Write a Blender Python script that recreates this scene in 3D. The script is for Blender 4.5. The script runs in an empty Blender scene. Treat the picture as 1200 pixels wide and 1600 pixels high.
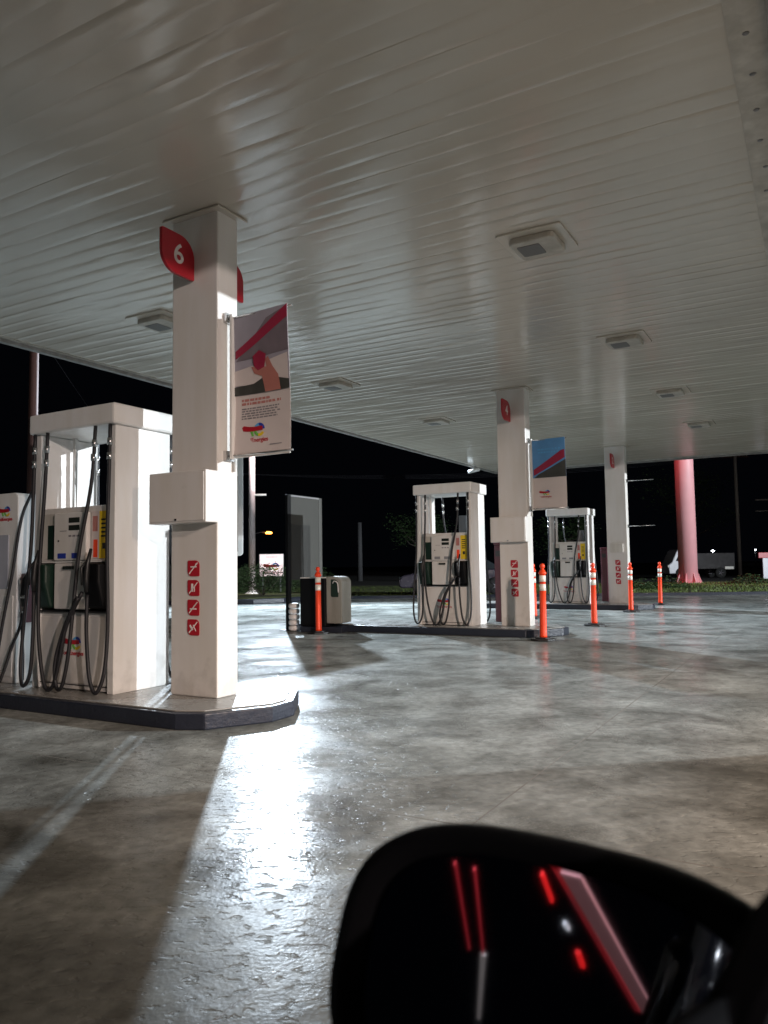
import bpy, bmesh, math, random
from mathutils import Vector, Matrix
random.seed(7)
R = math.radians
sc = bpy.context.scene
COL = sc.collection

# ---------------------------------------------------------------- camera
CAMZ = 1.15
cam_d = bpy.data.cameras.new('camera'); cam = bpy.data.objects.new('camera', cam_d); COL.objects.link(cam)
cam_d.sensor_fit = 'VERTICAL'; cam_d.sensor_height = 36; cam_d.lens = 27.0
cam_d.clip_start = 0.02; cam_d.clip_end = 3000
_p = math.atan(84.5/1200); _r = R(0.83)
_F = Vector((0, math.cos(_p), math.sin(_p))); _U0 = Vector((0, -math.sin(_p), math.cos(_p))); _R0 = Vector((1, 0, 0))
_R = _R0*math.cos(_r) - _U0*math.sin(_r); _U = _U0*math.cos(_r) + _R0*math.sin(_r)
cam.matrix_world = Matrix(((_R.x, _U.x, -_F.x, 0), (_R.y, _U.y, -_F.y, 0), (_R.z, _U.z, -_F.z, CAMZ), (0, 0, 0, 1)))
cam_d.dof.use_dof = True; cam_d.dof.focus_distance = 9.0; cam_d.dof.aperture_fstop = 5.6
sc.camera = cam

# ---------------------------------------------------------------- world (night)
w = bpy.data.worlds.new('World'); sc.world = w; w.use_nodes = True
bg = w.node_tree.nodes['Background']; bg.inputs[0].default_value = (0.25, 0.3, 0.5, 1); bg.inputs[1].default_value = 0.003
sc.view_settings.view_transform = 'Standard'; sc.view_settings.look = 'None'
sc.view_settings.exposure = -0.08; sc.view_settings.gamma = 1.0
sc.cycles.max_bounces = 8; sc.cycles.diffuse_bounces = 4; sc.cycles.glossy_bounces = 4
sc.cycles.sample_clamp_indirect = 12.0; sc.cycles.blur_glossy = 0.3

# lamp powers (the fittings that hold them are built further down)
P_POLE = 31000      # white floodlight on the pole behind the canopy
P_MAST = 92000     # white floodlight on the far mast at the right
P_SHOP = 6400      # warm floodlight on the shop wall behind the camera
P_SIDE = 6500      # warm floodlight on the lamp post right of the canopy
P_SIDE_XYZ = (6.3, -3.5, 4.8)
P_POLE_XYZ = (-4.0, 27.5, 8.0)
P_MAST_XYZ = (38.6, 4.8, 9.0)
P_SHOP_XYZ = (8.5, -10.9, 5.4)

# ---------------------------------------------------------------- station frame
TH = R(29.5)
BV = Vector((math.sin(TH), math.cos(TH), 0)); NV = Vector((math.cos(TH), -math.sin(TH), 0)); OV = Vector((-1.33, 6.11, 0))
RZ = -TH
def W(u, v, z=0.0):
    p = OV + NV*u + BV*v; return Vector((p.x, p.y, z))
HC = 4.1
ISL = 0.13

# ---------------------------------------------------------------- materials
def nt(name):
    m = bpy.data.materials.new(name); m.use_nodes = True
    return m, m.node_tree, m.node_tree.nodes, m.node_tree.links, m.node_tree.nodes['Principled BSDF']
def mat(name, col, rough=.5, metal=0, coat=0, var=.12, scale=6, bump=0.0, bscale=40, spec=.5, rvar=.1):
    m, t, n, l, b = nt(name)
    tc = n.new('ShaderNodeTexCoord'); ns = n.new('ShaderNodeTexNoise'); ns.inputs['Scale'].default_value = scale
    ns.inputs['Detail'].default_value = 5; l.new(tc.outputs['Object'], ns.inputs['Vector'])
    mx = n.new('ShaderNodeMix'); mx.data_type = 'RGBA'
    mx.inputs['A'].default_value = tuple(c*(1-var) for c in col)+(1,); mx.inputs['B'].default_value = tuple(min(1, c*(1+var)) for c in col)+(1,)
    l.new(ns.outputs['Fac'], mx.inputs['Factor']); l.new(mx.outputs['Result'], b.inputs['Base Color'])
    mr = n.new('ShaderNodeMapRange'); mr.inputs['To Min'].default_value = max(.02, rough-rvar); mr.inputs['To Max'].default_value = min(1, rough+rvar)
    l.new(ns.outputs['Fac'], mr.inputs['Value']); l.new(mr.outputs['Result'], b.inputs['Roughness'])
    b.inputs['Metallic'].default_value = metal; b.inputs['Coat Weight'].default_value = coat
    b.inputs['Specular IOR Level'].default_value = spec
    if bump:
        n2 = n.new('ShaderNodeTexNoise'); n2.inputs['Scale'].default_value = bscale; l.new(tc.outputs['Object'], n2.inputs['Vector'])
        bp = n.new('ShaderNodeBump'); bp.inputs['Strength'].default_value = bump; bp.inputs['Distance'].default_value = .01
        l.new(n2.outputs['Fac'], bp.inputs['Height']); l.new(bp.outputs['Normal'], b.inputs['Normal'])
    return m
def emit(name, col, s):
    m, t, n, l, b = nt(name)
    b.inputs['Base Color'].default_value = (*col, 1); b.inputs['Emission Color'].default_value = (*col, 1); b.inputs['Emission Strength'].default_value = s
    return m

def painted(name, col, rough=.3, streak=.25):
    """painted sheet metal with faint dirt runs and a slight unevenness"""
    m, t, n, l, b = nt(name)
    tc = n.new('ShaderNodeTexCoord'); mp = n.new('ShaderNodeMapping'); mp.inputs['Scale'].default_value = (4, 4, .7)
    l.new(tc.outputs['Object'], mp.inputs['Vector'])
    a = n.new('ShaderNodeTexNoise'); a.inputs['Scale'].default_value = 1.5; a.inputs['Detail'].default_value = 6; l.new(mp.outputs['Vector'], a.inputs['Vector'])
    r = n.new('ShaderNodeValToRGB'); r.color_ramp.elements[0].position = .35; r.color_ramp.elements[1].position = .62
    r.color_ramp.elements[0].color = tuple(c*(1-streak) for c in (col[0], col[1]*.985, col[2]*.95))+(1,); r.color_ramp.elements[1].color = (*col, 1)
    l.new(a.outputs['Fac'], r.inputs['Fac'])
    # scuffs and splashed dirt low down on the thing
    sx = n.new('ShaderNodeSeparateXYZ'); l.new(tc.outputs['Object'], sx.inputs[0])
    mr = n.new('ShaderNodeMapRange'); mr.inputs['From Min'].default_value = .0; mr.inputs['From Max'].default_value = .45; mr.inputs['To Min'].default_value = .30; mr.inputs['To Max'].default_value = 0
    l.new(sx.outputs['Z'], mr.inputs['Value'])
    sn = n.new('ShaderNodeTexNoise'); sn.inputs['Scale'].default_value = 7; sn.inputs['Detail'].default_value = 7; l.new(tc.outputs['Object'], sn.inputs['Vector'])
    ad = n.new('ShaderNodeMath'); ad.operation = 'ADD'; l.new(sn.outputs['Fac'], ad.inputs[0]); l.new(mr.outputs['Result'], ad.inputs[1])
    th = n.new('ShaderNodeMapRange'); th.inputs['From Min'].default_value = .66; th.inputs['From Max'].default_value = .82; th.inputs['To Max'].default_value = .22; l.new(ad.outputs[0], th.inputs['Value'])
    dm = n.new('ShaderNodeMix'); dm.data_type = 'RGBA'; dm.inputs['B'].default_value = (col[0]*.3, col[1]*.28, col[2]*.25, 1)
    l.new(th.outputs['Result'], dm.inputs['Factor']); l.new(r.outputs['Color'], dm.inputs['A']); l.new(dm.outputs['Result'], b.inputs['Base Color'])
    b.inputs['Roughness'].default_value = rough
    g = n.new('ShaderNodeTexNoise'); g.inputs['Scale'].default_value = 2.2; g.inputs['Detail'].default_value = 2; l.new(tc.outputs['Object'], g.inputs['Vector'])
    bp = n.new('ShaderNodeBump'); bp.inputs['Strength'].default_value = .25; bp.inputs['Distance'].default_value = .02
    l.new(g.outputs['Fac'], bp.inputs['Height']); l.new(bp.outputs['Normal'], b.inputs['Normal'])
    return m

def floor_mat():
    m, t, n, l, b = nt('wet_concrete')
    tc = n.new('ShaderNodeTexCoord')
    def noise(s, d, dist=0, sc3=(1, 1, 1)):
        mp = n.new('ShaderNodeMapping'); mp.inputs['Scale'].default_value = sc3; l.new(tc.outputs['Object'], mp.inputs['Vector'])
        a = n.new('ShaderNodeTexNoise'); a.inputs['Scale'].default_value = s; a.inputs['Detail'].default_value = d; a.inputs['Distortion'].default_value = dist
        l.new(mp.outputs['Vector'], a.inputs['Vector']); return a
    def ramp(src, p0, p1, c0, c1):
        r = n.new('ShaderNodeValToRGB'); r.color_ramp.elements[0].position = p0; r.color_ramp.elements[1].position = p1
        r.color_ramp.elements[0].color = (*c0, 1); r.color_ramp.elements[1].color = (*c1, 1); l.new(src, r.inputs['Fac']); return r
    def math_(op, a, b_):
        q = n.new('ShaderNodeMath'); q.operation = op
        for i, s in enumerate((a, b_)):
            if isinstance(s, (int, float)): q.inputs[i].default_value = s
            else: l.new(s, q.inputs[i])
        return q.outputs[0]
    big = noise(.42, 7, .8); mid = noise(2.3, 9, .6); fine = noise(16, 7, .4); grit = noise(70, 4)
    c1 = ramp(big.outputs['Fac'], .3, .72, (.175, .187, .180), (.395, .412, .398))
    c2 = ramp(mid.outputs['Fac'], .32, .68, (.52, .51, .49), (1.15, 1.15, 1.13))
    mu = n.new('ShaderNodeMix'); mu.data_type = 'RGBA'; mu.blend_type = 'MULTIPLY'; mu.inputs['Factor'].default_value = 1
    l.new(c1.outputs['Color'], mu.inputs['A']); l.new(c2.outputs['Color'], mu.inputs['B'])
    c3 = ramp(fine.outputs['Fac'], .3, .7, (.72, .72, .72), (1.12, 1.12, 1.12))
    mu2 = n.new('ShaderNodeMix'); mu2.data_type = 'RGBA'; mu2.blend_type = 'MULTIPLY'; mu2.inputs['Factor'].default_value = 1
    l.new(mu.outputs['Result'], mu2.inputs['A']); l.new(c3.outputs['Color'], mu2.inputs['B'])
    oil = noise(.75, 3, .3); oc = ramp(oil.outputs['Fac'], .60, .70, (1, 1, 1), (.55, .54, .52))
    mo = n.new('ShaderNodeMix'); mo.data_type = 'RGBA'; mo.blend_type = 'MULTIPLY'; mo.inputs['Factor'].default_value = 1
    l.new(mu2.outputs['Result'], mo.inputs['A']); l.new(oc.outputs['Color'], mo.inputs['B']); mu2 = mo
    # slab joints
    mpj = n.new('ShaderNodeMapping'); mpj.inputs['Rotation'].default_value = (0, 0, TH); mpj.inputs['Location'].default_value = (1.4, .9, 0)
    l.new(tc.outputs['Object'], mpj.inputs['Vector'])
    br = n.new('ShaderNodeTexBrick'); br.offset = 0; br.inputs['Scale'].default_value = 1; br.inputs['Mortar Size'].default_value = .005; br.inputs['Brick Width'].default_value = 4.6; br.inputs['Row Height'].default_value = 4.1
    l.new(mpj.outputs['Vector'], br.inputs['Vector'])
    mu3 = n.new('ShaderNodeMix'); mu3.data_type = 'RGBA'; mu3.inputs['B'].default_value = (.19, .185, .17, 1)
    l.new(br.outputs['Fac'], mu3.inputs['Factor']); l.new(mu2.outputs['Result'], mu3.inputs['A'])
    l.new(mu3.outputs['Result'], b.inputs['Base Color'])
    # wetness: roughness from noise
    wet = noise(.8, 8, 1.0)
    rr = n.new('ShaderNodeMapRange'); rr.inputs['From Min'].default_value = .35; rr.inputs['From Max'].default_value = .68; rr.inputs['To Min'].default_value = .12; rr.inputs['To Max'].default_value = .38
    l.new(wet.outputs['Fac'], rr.inputs['Value'])
    l.new(math_('ADD', rr.outputs['Result'], math_('MULTIPLY', math_('SUBTRACT', grit.outputs['Fac'], .5), .2)), b.inputs['Roughness'])
    b.inputs['Specular IOR Level'].default_value = .012
    # pits and trowel waves, flattened where water stands
    pit = noise(17, 5, .3, (1, 1.9, 1)); pr_ = ramp(pit.outputs['Fac'], .33, .44, (0, 0, 0), (1, 1, 1)); wave = noise(3.2, 2.5, .4)
    h = math_('ADD', math_('MULTIPLY', pr_.outputs['Color'], .42), math_('MULTIPLY', wave.outputs['Fac'], 1.1))
    h = math_('ADD', h, math_('MULTIPLY', grit.outputs['Fac'], .16))
    h = math_('SUBTRACT', h, math_('MULTIPLY', br.outputs['Fac'], .8))
    bp = n.new('ShaderNodeBump'); bp.inputs['Strength'].default_value = .5; bp.inputs['Distance'].default_value = .012
    l.new(h, bp.inputs['Height']); l.new(bp.outputs['Normal'], b.inputs['Normal'])
    return m

def ceiling_mat():
    m, t, n, l, b = nt('canopy_panel_paint')
    tc = n.new('ShaderNodeTexCoord')
    a = n.new('ShaderNodeTexNoise'); a.inputs['Scale'].default_value = .5; a.inputs['Detail'].default_value = 6; l.new(tc.outputs['Object'], a.inputs['Vector'])
    r = n.new('ShaderNodeValToRGB'); r.color_ramp.elements[0].position = .3; r.color_ramp.elements[1].position = .7
    r.color_ramp.elements[0].color = (.49, .44, .375, 1); r.color_ramp.elements[1].color = (.585, .53, .455, 1)
    l.new(a.outputs['Fac'], r.inputs['Fac']); l.new(r.outputs['Color'], b.inputs['Base Color'])
    b.inputs['Roughness'].default_value = .18; b.inputs['Specular IOR Level'].default_value = .8
    mp = n.new('ShaderNodeMapping'); mp.inputs['Scale'].default_value = (.55, 3.2, 1); l.new(tc.outputs['Object'], mp.inputs['Vector'])
    g = n.new('ShaderNodeTexNoise'); g.inputs['Scale'].default_value = 1.6; g.inputs['Detail'].default_value = 2.5; l.new(mp.outputs['Vector'], g.inputs['Vector'])
    bp = n.new('ShaderNodeBump'); bp.inputs['Strength'].default_value = .12; bp.inputs['Distance'].default_value = .03
    l.new(g.outputs['Fac'], bp.inputs['Height']); l.new(bp.outputs['Normal'], b.inputs['Normal'])
    return m

M = {}
M['floor'] = floor_mat(); M['ceiling'] = ceiling_mat()
M['white'] = painted('white_paint', (.72, .715, .705), .32, .08)
M['column'] = painted('column_paint', (.65, .63, .61), .36, .06)
M['beige'] = painted('beige_paint', (.60, .57, .52), .4)
M['fascia'] = painted('fascia_paint', (.35, .34, .33), .4)
M['kerb'] = mat('dark_kerb_paint', (.018, .022, .035), .4, bump=.5, bscale=25)
M['islandtop'] = mat('island_concrete', (.24, .235, .22), .28, var=.35, scale=5, bump=.5, bscale=30, spec=.6, rvar=.16)
M['red'] = mat('red_plastic', (.40, .010, .022), .35, var=.1)
M['darkred'] = mat('dark_red_plastic', (.06, .006, .014), .4)
M['redlitmast'] = mat('red_lit_mast_tone', (.72, .36, .38), .5, var=.1, scale=2)  # red sign light on the mast put into its base colour
M['blue'] = mat('blue_print', (.02, .05, .35), .4)
M['sky_print'] = mat('sky_blue_print', (.10, .28, .55), .45, scale=4, var=.25)
M['lightblue'] = mat('light_blue_print', (.10, .35, .65), .4)
M['greenp'] = mat('green_print', (.15, .45, .08), .4)
M['yellow'] = mat('yellow_print', (.75, .52, .02), .4)
M['orange'] = mat('orange_plastic', (.90, .062, .012), .38, var=.06)
M['reflect'] = mat('reflective_band', (.78, .74, .66), .35)
M['black'] = mat('black_rubber', (.012, .012, .013), .45)
M['hose'] = mat('hose_rubber', (.010, .010, .013), .6)
M['blackpaint'] = mat('black_car_paint', (.006, .006, .008), .12, coat=.6, rvar=.03, var=.05)
M['satin'] = mat('satin_black_plastic', (.003, .003, .004), .5, rvar=.05, spec=.2)
M['sailblack'] = mat('dull_black_plastic', (.002, .002, .003), .8, rvar=.05, spec=.08)
M['mirror'] = mat('mirror_glass', (.45, .45, .48), .03, metal=1, var=.02, rvar=.01)
M['metal'] = mat('steel', (.55, .55, .55), .25, metal=1)
M['greymetal'] = mat('grey_metal', (.22, .22, .23), .45)
M['unitgrey'] = painted('grey_green_paint', (.27, .27, .24), .5)
M['duskpost'] = mat('weathered_post', (.07, .07, .075), .8, var=.3)
M['fixture'] = painted('fixture_paint', (.52, .48, .42), .45)
M['lcd'] = mat('lcd_glass', (.02, .025, .022), .15, rvar=.03)
M['glass'] = mat('dark_glass', (.015, .02, .025), .08, rvar=.02)
M['darkgreen'] = mat('dark_green_plastic', (.006, .022, .014), .4)
M['green'] = mat('green_nozzle', (.008, .07, .03), .4)
M['wood'] = mat('creosoted_wood', (.05, .018, .013), .8, var=.4, scale=12, bump=.6)
M['asphalt'] = mat('dark_asphalt', (.028, .027, .026), .75, var=.3, bump=.5, bscale=30)
M['ground'] = mat('dark_ground', (.012, .012, .010), .95, var=.4, scale=.4)
M['grassbase'] = mat('grass_soil', (.05, .06, .015), .95, var=.5, scale=1.2, bump=.6)
M['leaf'] = mat('hedge_leaf', (.022, .05, .011), .7, var=.5, scale=3)
M['blade'] = mat('grass_blade', (.085, .125, .022), .6, var=.5, scale=.6)
M['trunk'] = mat('bark', (.06, .05, .04), .9, var=.3, bump=.6)
M['concrete'] = mat('pale_concrete', (.33, .31, .28), .7, var=.25, scale=3, bump=.4)
M['banner'] = mat('banner_vinyl', (.60, .53, .51), .45, var=.05)
M['photo_sky'] = mat('printed_grey_sky', (.33, .31, .36), .45, var=.2, scale=3)
M['photo_grey'] = mat('printed_grey', (.17, .14, .16), .45, var=.4, scale=6)
M['photo_red'] = mat('printed_red', (.30, .015, .05), .45)
M['photo_skin'] = mat('printed_skin', (.42, .16, .13), .45, var=.2)
M['photo_dark'] = mat('printed_dark', (.05, .05, .045), .45, var=.5, scale=8)
M['printgrey'] = mat('printed_text_grey', (.22, .2, .21), .5)
M['printpink'] = mat('printed_text_red', (.42, .17, .15), .5)
M['ivory'] = mat('white_print', (.74, .70, .68), .4)
M['vanpaint'] = mat('white_vehicle_paint', (.62, .62, .68), .3)
M['rubber'] = mat('tyre_rubber', (.012, .012, .012), .8)
M['alloy'] = mat('wheel_alloy', (.35, .33, .37), .3, metal=.8)
M['lens'] = emit('flood_lens', (.86, .95, 1), 12)
M['signlit'] = emit('lit_sign_face', (1.0, .80, .80), .85)
M['sodium'] = emit('sodium_lamp', (1.0, .30, .04), 14)
M['farlamp'] = emit('far_lamp', (.9, .95, 1), 30)
M['redthin'] = emit('thin_red_strip', (1, .05, .07), .15)
M['shopfill'] = emit('shop_fill_glow', (1, .80, .62), 1.6)  # glowing panes added as warm fill
M['redlit'] = emit('red_lit_fascia', (1, .03, .05), 2.2)
M['reddash'] = emit('streak_red_dash', (1, .02, .02), 1.1)  # red glow for the added mirror streaks

# ---------------------------------------------------------------- mesh builder
class MB:
    def __init__(s): s.bm = bmesh.new(); s.mats = []
    def mi(s, m):
        if m is None: return 0
        if m not in s.mats: s.mats.append(m)
        return s.mats.index(m)
    def face(s, vs, mi=0, smooth=False):
        try:
            f = s.bm.faces.new(vs); f.material_index = mi; f.smooth = smooth; return f
        except ValueError: return None
    def box(s, x0, x1, y0, y1, z0, z1, m=None, tf=None):
        mi = s.mi(m); c = [(x, y, z) for x in (x0, x1) for y in (y0, y1) for z in (z0, z1)]
        v = [s.bm.verts.new(tf @ Vector(p) if tf else p) for p in c]
        for q in ((0, 1, 3, 2), (4, 6, 7, 5), (0, 4, 5, 1), (2, 3, 7, 6), (0, 2, 6, 4), (1, 5, 7, 3)): s.face([v[i] for i in q], mi)
        return s
    def prism(s, pts, y0, y1, m=None, axis='y', smooth=False):
        """outline pts in XZ (axis y) or XY (axis z) or YZ (axis x), extruded y0..y1"""
        mi = s.mi(m)
        def P(a, b, c):
            return {'y': (a, c, b), 'z': (a, b, c), 'x': (c, a, b)}[axis]
        v0 = [s.bm.verts.new(P(a, b, y0)) for a, b in pts]; v1 = [s.bm.verts.new(P(a, b, y1)) for a, b in pts]
        n = len(pts); s.face(v0, mi); s.face(v1[::-1], mi)
        for i in range(n): s.face([v0[i], v0[(i+1) % n], v1[(i+1) % n], v1[i]], mi, smooth)
        return s
    def tube(s, pts, r, n=8, m=None, caps=True):
        mi = s.mi(m); pts = [Vector(p) for p in pts]; rings = []
        rs = r if isinstance(r, (list, tuple)) else [r]*len(pts)
        t0 = (pts[1]-pts[0]).normalized(); up = Vector((0, 0, 1)) if abs(t0.z) < .9 else Vector((1, 0, 0))
        a = t0.cross(up).normalized()
        for i, p in enumerate(pts):
            t = (pts[min(i+1, len(pts)-1)]-pts[max(i-1, 0)]).normalized()
            a = (a - t*a.dot(t)).normalized(); b = t.cross(a)
            rings.append([s.bm.verts.new(p + (a*math.cos(2*math.pi*k/n)+b*math.sin(2*math.pi*k/n))*rs[i]) for k in range(n)])
        for i in range(len(rings)-1):
            for k in range(n): s.face([rings[i][k], rings[i][(k+1) % n], rings[i+1][(k+1) % n], rings[i+1][k]], mi, True)
        if caps: s.face(rings[0][::-1], mi); s.face(rings[-1], mi)
        return s
    def lathe(s, prof, n=24, m=None, center=(0, 0, 0), axis='z'):
        mi = s.mi(m); rings = []; c = Vector(center)
        for r, z in prof:
            ring = []
            for k in range(n):
                a = 2*math.pi*k/n
                q = {'z': (r*math.cos(a), r*math.sin(a), z), 'y': (r*math.cos(a), z, r*math.sin(a)), 'x': (z, r*math.cos(a), r*math.sin(a))}[axis]
                ring.append(s.bm.verts.new(c+Vector(q)))
            rings.append(ring)
        for i in range(len(rings)-1):
            for k in range(n): s.face([rings[i][k], rings[i][(k+1) % n], rings[i+1][(k+1) % n], rings[i+1][k]], mi, True)
        s.face(rings[0][::-1], mi); s.face(rings[-1], mi)
        return s
    def build(s, name, m=None, parent=None, bevel=0, loc=None, rz=0, mods=None):
        bmesh.ops.recalc_face_normals(s.bm, faces=s.bm.faces)
        me = bpy.data.meshes.new(name); s.bm.to_mesh(me); s.bm.free()
        if s.mats:
            for q in s.mats: me.materials.append(q)
        elif m: me.materials.append(m)
        o = bpy.data.objects.new(name, me); COL.objects.link(o)
        if parent: o.parent = parent
        if loc is not None: o.location = loc
        o.rotation_euler = (0, 0, rz)
        if bevel:
            b = o.modifiers.new('bevel', 'BEVEL'); b.width = bevel; b.segments = 2; b.limit_method = 'ANGLE'; b.angle_limit = R(35); b.harden_normals = False
        return o

def tag(o, label=None, cat=None, group=None, kind=None):
    if label: o['label'] = label
    if cat: o['category'] = cat
    if group: o['group'] = group
    if kind: o['kind'] = kind
    return o
def empty(name, loc, rz=0, label=None, cat=None, group=None):
    o = bpy.data.objects.new(name, None); COL.objects.link(o); o.location = loc; o.rotation_euler = (0, 0, rz); o.empty_display_size = .2
    return tag(o, label, cat, group)
KIDS = {}
def copy_tree(o, parent=None):
    c = o.copy(); COL.objects.link(c)
    if parent: c.parent = parent
    for ch in [q for q in list(COL.objects) if q.parent == o]: copy_tree(ch, c)
    return c
def spline(pts, k=8):
    P = [Vector(p) for p in pts]; P = [2*P[0]-P[1]]+P+[2*P[-1]-P[-2]]; out = []
    for i in range(1, len(P)-2):
        a, b, c, d = P[i-1:i+3]
        for j in range(k):
            t = j/k; out.append(.5*((2*b)+(-a+c)*t+(2*a-5*b+4*c-d)*t*t+(-a+3*b-3*c+d)*t**3))
    out.append(P[-2]); return out
def rrect(x0, x1, z0, z1, rad, n=6):
    """rounded rectangle; rad = (bl, br, tr, tl)"""
    if not isinstance(rad, (tuple, list)): rad = (rad,)*4
    out = []
    for (cx, cz, sx, sz, a0, r) in ((x0, z0, 1, 1, 180, rad[0]), (x1, z0, -1, 1, 270, rad[1]), (x1, z1, -1, -1, 0, rad[2]), (x0, z1, 1, -1, 90, rad[3])):
        if r <= 0: out.append((cx, cz)); continue
        for k in range(n+1):
            a = R(a0+90*k/n); out.append((cx+sx*r+r*math.cos(a), cz+sz*r+r*math.sin(a)))
    return out
def text(name, body, size, m, parent, loc, rot=(R(90), 0, 0), depth=.001, align='CENTER', shear=0):
    cu = bpy.data.curves.new(name, 'FONT'); cu.body = body; cu.size = size; cu.extrude = depth; cu.align_x = align; cu.align_y = 'CENTER'; cu.shear = shear
    cu.offset = size*.012
    t = bpy.data.objects.new(name, cu); COL.objects.link(t)
    dg = bpy.context.evaluated_depsgraph_get(); me = bpy.data.meshes.new_from_object(t.evaluated_get(dg)); me.materials.clear(); me.materials.append(m)
    bpy.data.objects.remove(t); o = bpy.data.objects.new(name, me); COL.objects.link(o); o.parent = parent; o.location = loc; o.rotation_euler = rot
    return o
def logo(parent, s, loc, rot=(0, 0, 0), word=True, name='emblem'):
    """ribbon and ring emblem, width s, on the local XZ plane facing -y"""
    b = MB()
    def ring(a0, a1, m, r0=.13, r1=.215, cx=.2, cz=0, y=-.003, n=10):
        pts = [(cx+r1*math.cos(R(a0+(a1-a0)*k/n)), cz+r1*math.sin(R(a0+(a1-a0)*k/n))) for k in range(n+1)]
        pts += [(cx+r0*math.cos(R(a1-(a1-a0)*k/n)), cz+r0*math.sin(R(a1-(a1-a0)*k/n))) for k in range(n+1)]
        b.prism([(x*s, z*s) for x, z in pts], y, -.0005, m)
    ring(5, 95, M['blue']); ring(95, 165, M['lightblue']); ring(192, 255, M['greenp']); ring(255, 330, M['yellow'])
    top = [(-.5, .11), (-.42, .16), (-.2, .115), (.0, .10), (.2, .105), (.33, .105)]
    bot = [(.33, -.02), (.15, -.035), (-.1, -.045), (-.3, -.03), (-.45, -.01)]
    b.prism([(x*s, z*s) for x, z in top+bot], -.0045, -.0005, M['red'])
    b.prism([(x*s, z*s) for x, z in ((-.17, -.02), (-.07, -.02), (-.02, -.2), (-.1, -.2))], -.003, -.0005, M['greenp'])
    o = b.build(name, parent=parent, loc=loc); o.rotation_euler = rot
    if word:
        t = text('lettering', 'TotalEnergies', s*.2, M['red'], o, (0, -.0015, -.33*s))
    return o

# ================================================================ SETTING
gb = MB(); gb.box(-1500, 1500, -1500, 1500, -1.0, -.06); tag(gb.build('ground', M['ground']), kind='structure')
def sheet(name, pts, z, m, thick=.05):
    b = MB(); b.prism(pts, z-thick, z, axis='z'); return tag(b.build(name, m), kind='structure')
sheet('forecourt', [(-24, -26), (40, -26), (40, 24.2), (10.9, 26.4), (.4, 27.4), (-24, 29.5)], 0, M['floor'])
sheet('road', [(-120, 47), (150, 40), (150, 52), (-120, 60)], -.02, M['asphalt'])
sheet('grass_verge', [(-24, 29.65), (.4, 27.55), (10.9, 26.55), (40, 24.35), (42, 41), (-24, 46.5)], .05, M['grassbase'], .1)
kb = MB()
kp = [(-24, 29.5), (.4, 27.4), (10.9, 26.4), (40, 24.2)]
for a, b_ in zip(kp, kp[1:]):
    kb.prism([(a[0], a[1]+.0), (b_[0], b_[1]), (b_[0], b_[1]+.15), (a[0], a[1]+.15)], -.03, .1, axis='z')
tag(kb.build('kerb', M['kerb'], bevel=0), kind='structure')

# grass blades (nobody could count them)
g = MB(); rg = random.Random(3)
for i in range(26000):
    x = rg.uniform(-8, 27); y = 27.7 - .095*x + rg.random()**1.4*14
    h = rg.uniform(.03, .09) * (.5 if x < 6 else 1); a = rg.uniform(0, 6.28); wd = rg.uniform(.012, .03)
    dx, dy = math.cos(a)*wd, math.sin(a)*wd; lx, ly = rg.uniform(-.06, .06), rg.uniform(-.06, .06)
    v = [g.bm.verts.new(p) for p in ((x-dx, y-dy, .04), (x+dx, y+dy, .04), (x+lx, y+ly, .05+h))]; g.face(v)
tag(g.build('grass', M['blade']), 'short green and brownish grass on the verge beyond the forecourt', 'grass', kind='stuff')

# ================================================================ CANOPY
U0c, U1c, V0c, V1c = -4.7, 4.05, -7.0, 18.4
can = empty('canopy', W(0, 0, HC), RZ, 'large off-white station canopy with ribbed metal ceiling over the pumps', 'canopy')
def ceiling():
    b = MB(); pitch = .20; U1, U0 = U1c-.20, U0c+.02; nx = 30; rows = int((V1c-V0c)/pitch); rr = random.Random(5)
    prof = [(0, .0014), (.005, .0014), (.011, 0), (.06, -.0003), (.105, -.0004), (.15, -.0003), (.19, 0)]
    prev = None
    for k in range(rows):
        ph = rr.uniform(0, 9); amp = rr.uniform(.0005, .0019)
        for (dv, dz) in prof:
            v = V0c + k*pitch + dv
            ring = []
            for i in range(nx+1):
                u = U0+(U1-U0)*i/nx
                wz = amp*math.sin(u*1.9+ph)+amp*.6*math.sin(u*4.3+ph*2.1)
                ring.append(b.bm.verts.new((u, v, dz + (wz if dz <= 0 else 0))))
            if prev:
                for i in range(nx): b.face([prev[i], prev[i+1], ring[i+1], ring[i]], 0, True)
            prev = ring
    return b.build('ceiling_panels', M['ceiling'], can)
cp = ceiling(); sm = cp.modifiers.new('split', 'EDGE_SPLIT'); sm.split_angle = R(25)
b = MB(); b.box(U0c, U1c, V0c, V1c, .1, .85); b.build('roof_deck', M['fascia'], can)
b = MB()
for (x0, x1, y0, y1) in ((U0c-.08, U0c, V0c, V1c), (U1c, U1c+.08, V0c, V1c), (U0c-.08, U1c+.08, V1c, V1c+.08), (U0c-.08, U1c+.08, V0c-.08, V0c)):
    b.box(x0, x1, y0, y1, -.05, .95)
b.build('fascia', M['fascia'], can)
b = MB(); b.box(U1c-.20, U1c-.002, V0c+.002, V1c-.002, -.006, .05); b.box(U0c+.002, U0c+.06, V0c+.002, V1c-.002, -.006, .05)
b.box(U0c+.06, U1c-.20, V1c-.09, V1c-.002, -.006, .05)
b.build('edge_trim', M['beige'], can)
b = MB()
for k in range(60):
    v = -6.8+k*.42; b.lathe([(.0001, -.012), (.016, -.011), (.02, -.007)], 8, center=(U1c-.11+random.uniform(-.01, .01), v, 0))
b.build('screw_heads', M['greymetal'], can)
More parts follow.
